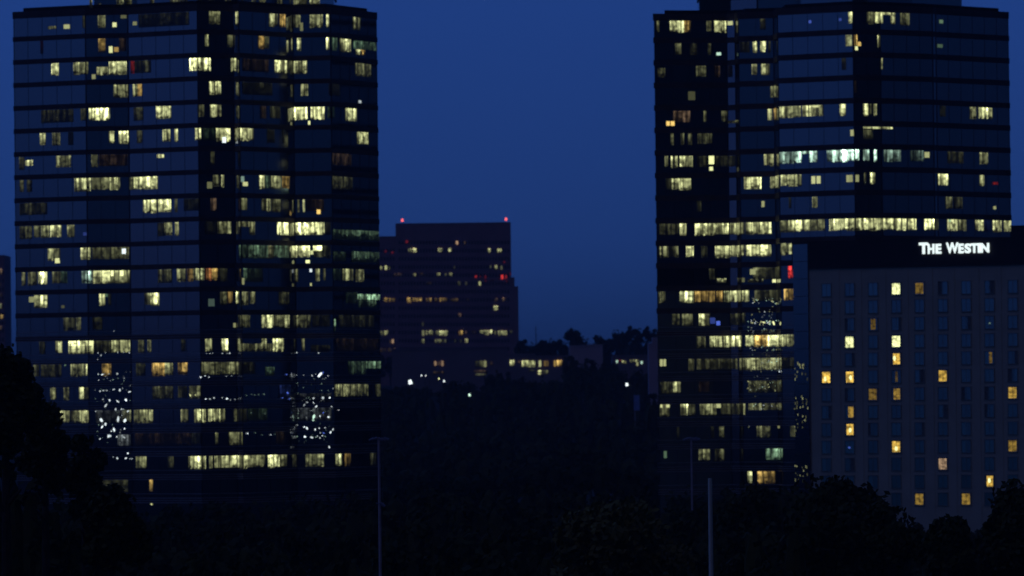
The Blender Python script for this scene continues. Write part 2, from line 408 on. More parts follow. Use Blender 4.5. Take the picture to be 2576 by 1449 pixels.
RROWS = {
 0: "1651 1658 2.2,1685 1702 5.2,1703 1720 6.2,1720 1737 4.2o,1777 1790 2.2,1797 1812 6.3,1812 1829 5.6,1831 1843 6.3 .05 .28,1912 1926 1.8,2035 2041 6b .38 .55,2111 2117 5b .35 .5,2135 2149 7.2,2181 2201 2.8,2202 2220 5.6,2221 2240 5.5 .02 .15,2241 2251 5,2265 2287 2,2363 2371 4g .3 .5",
 1: "1698 1715 1.5,1734 1754 1,1780 1788 1.2,1802 1813 7.5c .55 .72,1860 1886 .8,1894 1904 5.7,1913 1926 7.2,1932 1938 1.2,2128 2143 5.2,2147 2156 3.2o,2151 2157 8 .68 .9,2158 2165 7o .42 .66,2208 2217 4.2,2358 2370 3g .4 .6",
 2: "1653 1673 2.2 .15 .7,1751 1776 2,1797 1811 1.4n,1832 1842 1n,1891 1904 3.3,1915 1936 3.4,2118 2128 .8,2212 2219 3.3",
 3: "1731 1748 1.8 .2 .7,1938 1951 3.2,2148 2155 1n",
 4: "1676 1684 8.5o .62 .88,1687 1696 8.5o .62 .88,1694 1736 2.4n,1770 1777 2.2,1815 1829 2.3,1829 1856 5 .6 .75,1931 1942 4.2,1944 1952 4o,1962 1998 5.8,1998 2015 4,2019 2052 5.3,2046 2060 7 .02 .15,2054 2070 3,2113 2127 4.2,2172 2183 6.2,2188 2194 1.8,2198 2205 4.2,2365 2378 .8,2440 2454 3.2,2462 2484 7.4,2487 2495 3.7",
 5: "1687 1694 2.6,1712 1720 3.2,1731 1740 2.3,1755 1791 2.5,2140 2148 5.3 .2 .55,2172 2245 4.2 .02 .13,2172 2195 3 .2 .75",
 6: "1672 1680 3.8,1688 1692 4.2,1697 1704 3.2,1710 1723 8.2,1724 1742 7.2,1753 1780 1,1783 1796 8.5 .02 .5,1784 1793 8 .65 .88,1798 1850 1,1922 1937 4.8,1938 1946 4.8,1962 1970 5c,1970 1980 6.4c,1981 1998 2.6c,1999 2016 8.2c,2017 2036 5c .02 .16,2036 2056 8.4c,2081 2092 6.2c,2092 2133 9c,2133 2160 9c,2172 2186 9.2c,2199 2205 7.4c,2224 2245 3.6c,2247 2265 3.3c,2291 2323 2c,2326 2337 5.4 .1 .42,2384 2423 1.5,2465 2484 3.3",
 7: "1675 1690 1.3,1690 1706 5.3,1706 1738 5.7,1872 1895 6.3,1895 1915 6.2,1938 1961 4.7,1965 1983 4.2,1984 2016 4.2,2042 2051 6.4 .15 .58,2055 2064 6.4 .15 .58,2130 2137 5 .15 .55,2138 2145 4.6 .15 .55,2152 2160 4.6 .15 .55,2174 2178 2,2189 2201 5.3,2361 2384 5.7,2465 2475 5.2,2497 2509 6r .4 .55",
 8: "1753 1764 1.2,1916 1923 5 .1 .45,1985 1990 1.2,2044 2056 4.2,2379 2395 2.6,2400 2420 1.4,2499 2504 5 .5 .68",
 9: "1658 1672 2.7,1673 1706 2,1710 1726 7.2,1748 1798 6.4,1799 1817 6.3,1817 1835 6.8,1837 1854 6.3,1855 1872 5.2,1876 1915 7.3,1915 1940 6.4,1963 1977 4.8,1977 2001 5.8,2001 2020 8.3,2022 2074 4,2087 2106 5.8,2106 2131 6,2131 2159 5.4,2160 2172 4.8,2173 2187 7.4,2187 2205 6.4,2206 2227 7.4,2227 2245 8.2,2246 2255 5,2256 2267 7.3,2270 2279 6.3,2284 2304 5.8,2326 2349 7.8,2353 2360 2.2,2384 2417 6.4,2386 2391 6g .02 .16,2418 2430 2.2,2454 2473 5.2,2475 2490 1.8b,2498 2518 4.8,2526 2542 5.4",
 10: "1658 1663 4.7,1667 1681 4.2,1684 1696 1.4,1698 1706 3.2,1726 1744 7.2,1764 1779 1.4,1799 1817 6.8,1817 1835 5.4,1837 1859 6.3,1863 1872 4.2,1877 1912 6.9,1912 1940 6.3,1965 1981 6.3,1981 2004 6.4",
 11: "1784 1797 2.7,1801 1826 6.3 .6 .85,1855 1873 3 .6 .85,1887 1901 5 .1 .42,1895 1915 3.2,1915 1962 1.6,1881 1920 5 .68 .9,1943 1952 8.5 .72 .9,1983 2000 6.5r",
 12: "1658 1663 4,1666 1673 3.8,1710 1744 7.2,1748 1762 5.2o,1763 1781 3.2o,1783 1798 5.7o,1802 1817 5.7o,1822 1836 5.2,1837 1854 6.8,1855 1873 4.2,1874 1884 5.7,1898 1959 1.6,1973 2000 5.8o",
 13: "1691 1709 2.7,1716 1742 3.2,1758 1785 4.2,1786 1799 4.4b .25 .6,1802 1811 7.5b .45 .7,1834 1862 1.3,1866 1875 1.3",
 14: "1753 1774 1.7,1785 1799 4.2,1801 1816 5.2,1821 1839 5.8,1839 1862 7.2,1876 1897 8.2,1897 1932 6o,1932 1960 8,1967 2000 5.2",
 15: "1660 1667 5.7 .02 .42,1669 1675 5.7 .02 .42,1683 1686 2,1732 1746 2.2,1753 1855 1.7,1862 1880 2.6,1880 1960 4.8,1967 1998 1.1",
 16: "1661 1690 1.6,1693 1712 3.7,1758 1785 .8n,1883 1964 1.9",
 17: "1660 1684 2.2,1661 1666 7 .02 .2,1676 1684 7 .02 .2,1712 1730 4.2,1712 1730 9 .02 .22,1734 1748 2.7,1760 1778 3.2,1778 1802 3.4,1802 1813 6 .02 .25,1813 1862 1.8,1868 1876 4,1883 1964 2.6 .02 .4",
 18: "1703 1709 1.3,1788 1796 1,1809 1821 2.3,1904 1939 2.3,1955 1960 4.4 .02 .15,1989 2004 2.7",
 19: "1670 1677 2.8g .1 .5,1758 1785 2.8,1799 1821 1.9,1927 1964 3.9g",
 20: "1881 1892 4.4,1906 1950 3.4o",
}
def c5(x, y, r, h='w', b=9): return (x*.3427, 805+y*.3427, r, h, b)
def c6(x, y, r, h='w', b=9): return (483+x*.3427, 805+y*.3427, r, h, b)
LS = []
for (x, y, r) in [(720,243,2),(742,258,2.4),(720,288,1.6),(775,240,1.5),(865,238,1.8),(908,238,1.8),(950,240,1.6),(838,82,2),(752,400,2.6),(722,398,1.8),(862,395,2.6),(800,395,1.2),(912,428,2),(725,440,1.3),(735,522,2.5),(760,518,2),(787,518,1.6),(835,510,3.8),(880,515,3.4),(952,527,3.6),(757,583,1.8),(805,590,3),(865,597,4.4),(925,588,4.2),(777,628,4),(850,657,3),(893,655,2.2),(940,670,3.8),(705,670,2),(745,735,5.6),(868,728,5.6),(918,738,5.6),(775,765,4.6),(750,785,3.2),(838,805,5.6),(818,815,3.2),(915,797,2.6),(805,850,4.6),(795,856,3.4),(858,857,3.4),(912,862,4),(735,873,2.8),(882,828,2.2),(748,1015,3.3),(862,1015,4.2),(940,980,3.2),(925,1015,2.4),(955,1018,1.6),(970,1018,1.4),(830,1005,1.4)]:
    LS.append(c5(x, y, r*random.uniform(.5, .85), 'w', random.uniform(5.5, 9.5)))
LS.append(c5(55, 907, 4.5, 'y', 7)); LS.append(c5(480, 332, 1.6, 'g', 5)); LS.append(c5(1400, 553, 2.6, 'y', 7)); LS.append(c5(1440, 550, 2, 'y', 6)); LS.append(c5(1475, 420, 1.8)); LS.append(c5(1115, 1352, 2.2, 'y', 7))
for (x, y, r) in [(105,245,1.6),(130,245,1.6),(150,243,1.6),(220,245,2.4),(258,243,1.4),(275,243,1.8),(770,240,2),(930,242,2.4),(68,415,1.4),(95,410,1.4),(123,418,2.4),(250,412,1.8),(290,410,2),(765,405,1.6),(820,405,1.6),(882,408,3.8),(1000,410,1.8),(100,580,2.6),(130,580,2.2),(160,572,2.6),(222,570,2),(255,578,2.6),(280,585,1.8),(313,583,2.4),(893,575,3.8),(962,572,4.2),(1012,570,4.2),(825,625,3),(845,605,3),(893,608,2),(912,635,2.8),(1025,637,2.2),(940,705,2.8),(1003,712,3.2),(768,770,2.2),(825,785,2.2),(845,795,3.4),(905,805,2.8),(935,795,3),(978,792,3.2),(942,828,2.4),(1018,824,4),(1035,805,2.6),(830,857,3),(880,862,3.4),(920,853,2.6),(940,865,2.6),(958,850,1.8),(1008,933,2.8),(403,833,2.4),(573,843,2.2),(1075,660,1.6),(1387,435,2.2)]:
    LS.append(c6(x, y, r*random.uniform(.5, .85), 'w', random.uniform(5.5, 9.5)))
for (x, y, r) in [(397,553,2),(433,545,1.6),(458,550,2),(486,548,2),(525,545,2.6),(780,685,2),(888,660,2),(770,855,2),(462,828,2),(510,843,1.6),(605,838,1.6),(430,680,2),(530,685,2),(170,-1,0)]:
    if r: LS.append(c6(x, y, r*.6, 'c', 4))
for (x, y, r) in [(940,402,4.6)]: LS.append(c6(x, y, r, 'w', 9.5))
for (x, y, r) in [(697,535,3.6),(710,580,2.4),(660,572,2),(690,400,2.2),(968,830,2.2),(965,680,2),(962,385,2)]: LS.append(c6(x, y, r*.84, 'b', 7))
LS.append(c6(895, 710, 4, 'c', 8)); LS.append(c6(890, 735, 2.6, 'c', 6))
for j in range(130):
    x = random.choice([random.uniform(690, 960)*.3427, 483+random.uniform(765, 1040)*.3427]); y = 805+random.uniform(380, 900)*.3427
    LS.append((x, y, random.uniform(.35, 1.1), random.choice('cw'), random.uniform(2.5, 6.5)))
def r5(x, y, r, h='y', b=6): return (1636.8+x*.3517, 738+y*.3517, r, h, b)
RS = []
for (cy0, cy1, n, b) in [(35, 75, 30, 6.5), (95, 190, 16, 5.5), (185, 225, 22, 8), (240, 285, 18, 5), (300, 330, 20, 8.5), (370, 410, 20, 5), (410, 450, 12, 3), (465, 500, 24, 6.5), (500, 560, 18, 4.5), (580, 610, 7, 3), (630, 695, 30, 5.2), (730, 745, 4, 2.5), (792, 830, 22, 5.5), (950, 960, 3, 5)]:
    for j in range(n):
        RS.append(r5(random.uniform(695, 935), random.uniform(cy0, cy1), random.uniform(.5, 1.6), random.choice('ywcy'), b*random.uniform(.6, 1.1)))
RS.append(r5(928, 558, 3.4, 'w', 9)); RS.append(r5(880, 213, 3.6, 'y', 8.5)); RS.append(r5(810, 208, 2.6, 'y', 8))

M_PLAN_L = Plan([(37, 913), (218, 906.6), (325, 906.0), (500, 899.0), (590, 901.4), (604, 900.6), (740, 910.6), (835, 910.0), (951, 924)], 48)
M_PLAN_R = Plan([(1649, 931), (1832, 933.4), (1853, 932.4), (1861, 930), (1950, 928.8), (1960, 922), (2150, 914.8), (2218, 916.8), (2350, 923), (2358, 924), (2541, 937)], 46)
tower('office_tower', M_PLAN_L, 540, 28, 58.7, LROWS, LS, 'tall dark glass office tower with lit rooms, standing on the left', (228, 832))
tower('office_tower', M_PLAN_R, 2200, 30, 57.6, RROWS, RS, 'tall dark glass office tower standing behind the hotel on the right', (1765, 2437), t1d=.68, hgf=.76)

# ------------------------------------------------------------------ hotel
HP = [(1998, 855.6), (2038, 852.4), (2860, 833)]
hp = [at(x, 700, Y) for x, Y in HP]; hp = [Vector((p.x, p.y)) for p in hp]
hplan = Plan(HP, 24, 700)
wallf = hplan.facets()[1]; sidef = hplan.facets()[0]
wa, wd, wL = wallf; wn = Vector((wd.y, -wd.x)); wrz = math.atan2(wd.y, wd.x)
def hot(x, y): return hplan.hit(wallf, x, y)
M_WALL = mat('hotel_stucco', (.56, .54, .44), .85, .2, .12, .35)
M_FASC = mat('dark_metal_fascia', (.022, .018, .022), .5, .3, .2, .3)
M_HG = glass_mat('hotel_glass', (.12, .32, .34), .10, (.16, .48, .50))
M_CURT = mat('grey_curtain', (.20, .22, .22), .9, .1, .3, 3)
M_REV = mat('window_frame', (.30, .30, .26), .6, .3)
hroot = empty('hotel_building', (wa.x+20, wa.y, 0), 'pale low hotel with a square grid of windows and dark roof band', 'hotel')
_, ztopw = hot(2040, 676); _, ztopf = hot(2040, 609)
back = [Vector((p.x, p.y)) for p in hplan.all]
w = MB(); w.prism(back, 0, ztopw); w.build('wall', M_WALL, hroot)
fo = offset(back, .35); fb = MB(); fb.prism(fo, ztopw, ztopf); fb.build('roof_fascia', M_FASC, hroot)
# coping lines
cp = MB(); cp.prism(offset(back, .42), ztopf, ztopf+.12); cp.build('roof_coping', M_FASC, hroot)
pb = MB(); p = wa+wd*34.1-wn*6; pb.box((p.x+4, p.y, ztopf+.9), (9.5, 7, 2.0), wrz); pb.box((p.x+4, p.y, ztopf+2.0), (9.9, 7.4, .16), wrz); pb.build('roof_plant', M_FASC, hroot)
# side curtain wall
sa, sd, sL = sidef; sn = Vector((sd.y, -sd.x)); g = MB()
ps, pe = sa+sd*.15+sn*.03, sa+sd*(sL-.15)+sn*.03
nrow = int(ztopw/2.88)
for j in range(nrow):
    z1 = ztopf-.3-j*2.88; z0_ = z1-2.8
    if z0_ < 1: break
    g.poly([(ps.x, ps.y, z0_), (pe.x, pe.y, z0_), (pe.x, pe.y, z1), (ps.x, ps.y, z1)], [(0, j*4), (sL, j*4), (sL, j*4+3.9), (0, j*4+3.9)])
ps, pe = sa+sn*.37, sa+sd*sL+sn*.37
g2 = [((v[0]+sn.x*.36), (v[1]+sn.y*.36), v[2]) for v in g.v]; g.v = g2
g.build('corner_glazing', M_GLASS, hroot)
gl = MB()  # reflected lights painted as glowing dashes on the corner glass
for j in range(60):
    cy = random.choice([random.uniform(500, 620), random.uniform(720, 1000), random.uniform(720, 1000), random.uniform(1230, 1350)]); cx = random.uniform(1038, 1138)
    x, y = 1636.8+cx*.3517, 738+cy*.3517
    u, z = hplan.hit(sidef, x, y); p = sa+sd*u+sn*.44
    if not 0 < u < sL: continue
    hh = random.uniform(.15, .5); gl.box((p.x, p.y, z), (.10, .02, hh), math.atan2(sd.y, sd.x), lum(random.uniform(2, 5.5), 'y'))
tag(gl.build('painted_glints', M_SPOT, hroot), kind='stuff')
# pilasters and string course: shallow relief
pl = MB()
cols = [2079+58.6*i for i in range(-0, 14)]
for i, x in enumerate(cols):
    u, _ = hot(x+29.3, 980); p = wa+wd*u+wn*.03
    if u < wL: pl.box((p.x, p.y, ztopw/2), (.9 if i % 2 == 0 else .5, .07, ztopw-.05), wrz)
pl.build('pilasters', M_WALL, hroot)
HL = {(0,3):(8.4,'y',0,1),(0,4):(3.4,'h',0,1),(2,2):(2.7,'h',.25,.8),(3,1):(7.8,'y',0,1),(3,3):(8.8,'y',0,1),(4,3):(7.2,'h',.15,.9),(4,7):(3,'h',.45,.8),
      (5,0):(8,'h',0,.95),(5,1):(7.4,'h',.1,.95),(5,3):(2.4,'h',.4,.65),(5,5):(5.8,'h',.05,1),(6,2):(3.3,'h',0,1),(6,3):(4.2,'h',.2,.95),(6,8):(5.2,'h',0,1),
      (7,1):(4.6,'h',.35,.95),(8,1):(6.6,'h',.15,1),(9,3):(6.8,'h',.05,1),(9,8):(4.0,'h',0,1),(10,5):(5.2,'n',0,1),(11,7):(6.2,'h',.2,.9),(12,4):(4.0,'h',0,1),(12,6):(4.0,'h',0,1)}
NW = 0; restw = MB()
rr = random.Random(3)
order = [(r, c) for r in range(13) for c in range(len(cols))]
order.sort(key=lambda q: 0 if q in HL else 1)
restp = MB()
for r, c in order:
    if True:
        x = cols[c]
        y = 725+44.25*r + (-.0075*(x-2300))*0
        u, _ = hot(x, y); _, z = hot(2300, 725.5+44.2*r)
        if u > wL-1.5: continue
        W, H = 1.5, 2.0
        visible = x < 2590 and y < 1320
        p = wa+wd*u
        f = MB()
        for s in (-1, 1):
            q = p+wd*(s*(W/2+.05))+wn*.06; f.box((q.x, q.y, z), (.10, .12, H+.2), wrz)
        q = p+wn*.07; f.box((q.x, q.y, z+H/2+.06), (W+.28, .16, .10), wrz); f.box((q.x, q.y, z-H/2-.06), (W+.34, .20, .10), wrz)
        q = p+wn*.03; f.box((q.x, q.y, z), (.05, .10, H), wrz)
        if not visible or NW > 97:
            for mbx in (restp,):
                a = p+wd*(-W/2)+wn*.035; b = p+wd*(W/2)+wn*.035; uo = c*11.37+r*3.1
                mbx.poly([(a.x, a.y, z-H/2), (b.x, b.y, z-H/2), (b.x, b.y, z+H/2), (a.x, a.y, z+H/2)], [(uo, r*4+.9), (uo+W, r*4+.9), (uo+W, r*4+3.8), (uo, r*4+3.8)])
            restw.v += f.v; base_i = len(restw.v)-len(f.v); restw.f += [tuple(i+base_i for i in ff) for ff in f.f]; restw.uv += f.uv; restw.col += f.col
            continue
        NW += 1
        fo_ = f.build('window', M_REV, hroot)
        def panel(nm, m, t0, t1, e, col=None, vs=(0, 1)):
            mb = MB(); a = p+wd*(W*(t0-.5))+wn*e; b = p+wd*(W*(t1-.5))+wn*e; zl, zh = z-H/2+H*vs[0], z-H/2+H*vs[1]
            uo = c*11.37+r*3.1
            mb.poly([(a.x, a.y, zl), (b.x, b.y, zl), (b.x, b.y, zh), (a.x, a.y, zh)], [(uo+W*t0, r*4+.9+2.9*vs[0]), (uo+W*t1, r*4+.9+2.9*vs[0]), (uo+W*t1, r*4+.9+2.9*vs[1]), (uo+W*t0, r*4+.9+2.9*vs[1])], col)
            mb.build(nm, m, fo_)
        panel('pane', M_HG, 0, 1, .035)
        if (r, c) in HL:
            b, h, t0, t1 = HL[(r, c)]
            panel('lit_room', M_ROOM, max(t0, .04), min(t1, .92), .045, lum(b, h, 1.3), (.06, .94))
            if b >= 6:  # added bright core, placed at random in the brighter rooms
                lx = rr.uniform(.3, .6); lz = rr.uniform(.3, .6); mb = MB(); q = p+wd*(W*(lx-.5))+wn*.06
                ce = Vector((q.x, q.y, z-H/2+H*lz)); pts = []
                for t in range(8):
                    th = t*math.pi/4; pts.append(ce+Vector((wd.x, wd.y, 0))*math.cos(th)*.24+Vector((0, 0, 1))*math.sin(th)*.42)
                tp = ce+Vector((wn.x, wn.y, 0))*.08
                for t in range(8): mb.poly([pts[t], pts[(t+1) % 8], tp], None, lum(8.5, 'y', 1.2))
                mb.build('bright_core', M_SPOT, fo_)
        else:
            v = rr.random()
            if v < .16: panel('curtain', M_CURT, 0, rr.uniform(.25, .45), .045)
            elif v < .34: panel('curtain', M_CURT, rr.uniform(.55, .75), 1, .045)
if restp.f: tag(restp.build('pane', M_HG, hroot), kind='stuff')
if restw.f: tag(restw.build('window', M_REV, hroot), kind='stuff')
# blue screen in one room
mb = MB(); u, z = hot(2137, 1126); p = wa+wd*u+wn*.12; mb.box((p.x, p.y, z), (.35, .03, .30), wrz, lum(6, 'b')); mb.build('television', M_SPOT, hroot)
mb = MB(); u, z = hot(2487+3, 813); p = wa+wd*u+wn*.12; mb.box((p.x, p.y, z), (.25, .03, .22), wrz, lum(4, 'c')); mb.build('television', M_SPOT, hroot)

# sign on the fascia
M_SIGN = bpy.data.materials.new('sign_face'); M_SIGN.use_nodes = True
b = M_SIGN.node_tree.nodes['Principled BSDF']; b.inputs['Base Color'].default_value = (.8, .8, .8, 1)
b.inputs['Emission Color'].default_value = (.86, 1, .97, 1); b.inputs['Emission Strength'].default_value = 1.15
sp_ = wa+wd*hot(2400, 640)[0]+wn*.4
sroot = empty('hotel_sign', (sp_.x, sp_.y, hot(2400, 640)[1]), 'glowing white letters THE WESTIN on the dark roof band of the hotel', 'sign')
for ch, x0, x1, yt, yb in [('T', 2314.5, 2337, 610.3, 639.3), ('H', 2336.5, 2352.5, 613.8, 638.8), ('E', 2356, 2370, 613.6, 638.6),
                           ('W', 2382.5, 2413, 610, 637.6), ('E', 2413.5, 2426.5, 613, 637.4), ('S', 2429, 2444.5, 612.6, 637.2), ('T', 2444.5, 2461.5, 612.2, 636.6), ('I', 2462.3, 2468, 612, 636.2), ('N', 2469.5, 2490.5, 611.4, 635.8)]:
    cu = bpy.data.curves.new('letter', 'FONT'); cu.body = ch; cu.offset = .045 if ch != 'W' else .03; cu.extrude = .05; cu.size = 1
    to = bpy.data.objects.new('tmp', cu); COL.objects.link(to); bpy.context.view_layer.update()
    me = bpy.data.meshes.new_from_object(to.evaluated_get(bpy.context.evaluated_depsgraph_get()))
    bpy.data.objects.remove(to)
    xs = [v.co.x for v in me.vertices]; ys = [v.co.y for v in me.vertices]
    X0, X1, Y0, Y1 = min(xs), max(xs), min(ys), max(ys)
    ua, za = hot(x0, yb); ub, zb = hot(x1, yt)
    for v in me.vertices:
        u = ua+(ub-ua)*(v.co.x-X0)/(X1-X0); z = za+(zb-za)*(v.co.y-Y0)/(Y1-Y0)
        p = wa+wd*u+wn*(.55+v.co.z*2)
        v.co = Vector((p.x, p.y, z))-sroot.location
    me.materials.clear(); me.materials.append(M_SIGN)
    link(bpy.data.objects.new('letter', me), sroot)

# ------------------------------------------------------------------ far buildings
M_FAR = mat('far_brick', (.42, .22, .26), .85, .1, .15, .2)
M_FARW = mat('far_window', (.02, .02, .03), .3, .5)
M_CONC = mat('pale_concrete', (.70, .52, .58), .85, .1, .15, .1)
M_LOW = mat('lowrise_stone', (.34, .25, .28), .85, .1, .2, .1)
def seg_building(name, label, Y, segs, depth, m, rows=None, lit=(), colstep=None, group=None, wincol=M_FARW, cat='building'):
    """segs: (x0,x1,ytop) side by side; window strips; lit windows and painted reflections (x0,x1,y0,y1,b,h)"""
    c = at((segs[0][0]+segs[-1][1])/2, 900, Y); root = empty(name, (c.x, Y, ground_z(Y)), label, cat, group)
    g0 = ground_z(Y)-1
    wl = MB(); cpg = MB()
    for i, (x0, x1, yt) in enumerate(segs):
        a = at(x0, 850, Y); b = at(x1, 850, Y); z = at((x0+x1)/2, yt, Y).z
        y0 = Y+.05*i
        wl.box(((a.x+b.x)/2, y0+depth/2, (g0+z)/2), (b.x-a.x-.01, depth, z-g0))
        cpg.box(((a.x+b.x)/2, y0+depth/2, z+.25), (b.x-a.x-.02, depth+.5, .5))
    wl.build('wall', m, root); cpg.build('parapet', m, root)
    if rows:
        wm = MB()
        for yr in rows:
            for i, (x0, x1, yt) in enumerate(segs):
                if yr < yt+22: continue
                x = x0+5
                while x+colstep*.55 < x1-2:
                    a = at(x, yr, Y); b = at(x+colstep*.55, yr, Y)
                    wm.box(((a.x+b.x)/2, Y+.05*i-.02, a.z), (b.x-a.x, .14, 1.7)); x += colstep
        tag(wm.build('window', wincol, root), kind='stuff')
    for n_, (x0, x1, y0, y1, b_, h) in enumerate(lit):
        a = at(x0, y1, Y); b = at(x1, y0, Y); mb = MB()
        e = .16+.004*(n_ % 7)
        P8 = []
        for zz in (a.z, b.z):
            for xx, yy in ((a.x, Y-e), (b.x, Y-e), (b.x, Y+.01), (a.x, Y+.01)): P8.append((xx, yy, zz))
        U = []
        for vv in (1.3, 3.6):
            for uu in (a.x*.6, b.x*.6, b.x*.6, a.x*.6): U.append((uu+n_*.37, vv))
        mb.hexa(P8, U, lum(b_, h, 1.3 if x1-x0 > 6 else 1.0)); mb.build('glowing_window', M_GLOW if x1-x0 > 6 else M_SPOT, root)
    return root
def C7(x0, x1, y0, y1, b, h='y'): return (939+x0*.2777, 939+x1*.2777, 523+y0*.2777, 523+y1*.2777, b, h)
rf = random.Random(5)
fl = [C7(750,768,300,330,6.5,'n'),C7(822,836,300,328,2,'n'),C7(318,345,368,402,4.6),C7(362,390,366,402,7.2),C7(587,622,366,400,5.2),C7(683,708,366,402,5),C7(1038,1062,368,402,5),C7(1122,1160,370,404,6.6),
      C7(52,82,525,560,3.6),C7(104,124,522,560,6),C7(140,152,530,560,2),C7(1100,1124,520,556,5.6),C7(1058,1068,520,545,2.4),C7(1154,1170,525,558,2.8),C7(728,742,525,550,1.4),
      C7(180,262,592,616,1.8,'n'),C7(362,384,592,618,3.4),C7(578,606,590,616,4.2),C7(684,720,588,616,4.4),C7(648,664,592,614,2.2),C7(420,450,590,616,1.3,'n'),
      C7(768,790,665,704,3.6),C7(834,848,668,698,1.8),C7(955,974,666,702,5.2),C7(484,530,672,696,1.2,'n'),
      C7(94,130,816,850,4,'o'),C7(145,198,818,850,5.6,'o'),C7(306,340,814,860,5,'o'),C7(358,440,816,848,4,'o'),C7(478,526,816,848,4,'o'),C7(556,600,816,846,2.6,'o'),C7(604,668,816,848,4.4,'o'),C7(692,766,820,846,2.2,'o'),C7(1100,1126,818,848,2.8,'n'),C7(1172,1196,814,842,4.2,'n'),C7(850,866,820,840,1,'n'),
      C7(1090,1128,888,926,6.8),C7(772,794,955,988,3.8,'n'),C7(442,456,1035,1070,1.6),
      C7(60,98,1116,1160,3),C7(104,130,1112,1150,4.6),C7(442,462,1110,1158,3.6),C7(478,500,1112,1150,3.4),C7(504,538,1110,1150,7.2),C7(560,590,1112,1152,4.2),C7(594,640,1112,1156,5.6),C7(644,674,1112,1160,4.8),C7(776,810,1110,1150,6.2,'o'),C7(832,846,1114,1140,2.4,'n'),C7(894,930,1112,1136,1.8,'n'),C7(964,1000,1110,1136,4),C7(1004,1040,1108,1152,6.4),C7(1050,1078,1106,1140,5.6),C7(1098,1112,1112,1146,2.6),C7(1130,1210,1112,1156,4.6),C7(1236,1262,1112,1138,1.7),
      C7(150,166,1195,1228,2,'n'),C7(168,186,1190,1226,5.6,'n'),C7(440,462,1188,1226,3.3),C7(560,620,1190,1224,3.6),C7(630,660,1190,1224,2.4),C7(832,856,1186,1222,5.2),C7(735,750,1190,1220,1.2),C7(785,800,1190,1220,1.2),
      C7(64,112,1270,1308,1.9,'n'),C7(135,160,1270,1308,2.6,'n'),C7(184,200,1270,1308,2.6,'n')]
rd = [C7(920,938,612,632,4.6,'r'),C7(962,974,615,630,2,'r'),C7(1008,1024,612,640,2.4,'r'),C7(1158,1178,606,644,7,'r'),C7(1194,1210,608,640,4,'r'),C7(1180,1194,482,500,2.4,'r'),C7(1234,1246,585,610,2,'r'),C7(294,314,294,318,3.2,'r'),C7(104,120,382,404,2.4,'r'),C7(164,182,396,414,2.8,'r'),C7(1060,1090,650,664,1.8,'r'),C7(1010,1026,655,668,1.8,'r'),C7(1200,1212,655,672,2,'r')]  # red row on the right: reflected lights, built as glowing patches
fr = seg_building('office_block', 'broad dark office block with stepped roof far behind, between the towers', 2500,
    [(930, 998, 597), (998, 1288, 563), (1288, 1296, 700), (1296, 1305, 723)], 45, M_FAR, [610+20.6*i for i in range(14)], fl+rd, 7.6)
for x in (1012, 1273):
    p = at(x, 562, 2500.0)
    mb = MB(); zr = at(1143, 563, 2500).z+.5
    mb.tube((p.x, 2501.5, zr), (p.x, 2501.5, zr+.9), .15, .12, 6); q = mb.build('beacon', M_ROOF, fr)
    mb = MB(); mb.tube((p.x, 2501.5, zr+.85), (p.x, 2501.5, zr+2.2), .6, .45, 8, (1.8, .25, .25)); mb.build('red_lamp', M_SPOT, q)
seg_building('office_block', 'sliver of a dark building with orange lit windows at the left edge', 2400, [(-120, 13, 645)], 30, M_FAR, [665+21*i for i in range(12)],
    [(-4, 5, 676, 690, 5, 'n'), (-6, 2, 712, 722, 2, 'n'), (-4, 6, 738, 746, 1.8, 'n'), (-4, 4, 764, 776, 5, 'y'), (0, 9, 832-40, 842-40, 4, 'o'), (-2, 6, 820, 830, 2, 'n')], 8, )
def C8(x0, x1, y0, y1, b, h='y'): return (1274.6+x0*.2314, 1274.6+x1*.2314, 791.6+y0*.2314, 791.6+y1*.2314, b, h)
seg_building('low_office', 'long low building with few lit windows below the stepped office block', 1905, [(985, 1090, 880), (1090, 1276, 876)], 30, M_LOW, None,
    [C7(552,574,1388,1430,5,'n'),C7(594,602,1390,1425,3,'n'),C7(616,636,1385,1432,4.6,'n'),C7(925,950,1385,1440,2.2),C7(955,1000,1385,1440,3.6),C7(1003,1024,1385,1440,4.2),C7(1060,1080,1392,1420,1.4,'n'),(1090,1115,934,940,1.8,'n'),(1192,1224,931,937,2,'n'),(1196,1222,940,945,2.4,'y')])
seg_building('low_office', 'low building with a long bright row of windows among the trees', 1880, [(1276, 1345, 893), (1345, 1432, 897)], 26, M_LOW, None,
    [C8(36,80,495,555,8.2),C8(118,146,505,525,3,'n'),C8(166,215,498,566,7.6),C8(218,262,498,570,6.6),C8(265,310,498,570,6.4),C8(350,374,498,565,5.8),C8(405,428,500,560,3.2,'o'),C8(434,455,500,560,2.6,'o'),C8(514,534,498,560,5,'o'),C8(545,600,495,556,5.6,'o'),C8(245,300,600,615,2),C8(342,380,605,650,6.8),C8(398,450,605,640,3.4)])
seg_building('flat_roofed_building', 'pale slab building without lights below the skyline trees', 1960, [(1432, 1478, 872), (1478, 1516, 870)], 22, M_CONC)
seg_building('low_office', 'low building with a short row of small white and red lights', 1850, [(1540, 1630, 896)], 22, M_LOW, None,
    [C8(1190,1210,495,525,7,'c'),C8(1214,1240,490,510,5.4,'r'),C8(1256,1284,498,522,7),C8(1284,1298,505,530,3.4),C8(1340,1385,490,515,4),C8(1398,1432,490,515,5.6),C8(1410,1430,515,555,4.6),C8(1456,1478,505,535,7,'c')])
st = seg_building('stair_tower', 'narrow pale stair tower beside the left wall of the right office tower', 1500, [(1631, 1641, 868), (1641, 1662, 853)], 9, M_CONC, None, [])

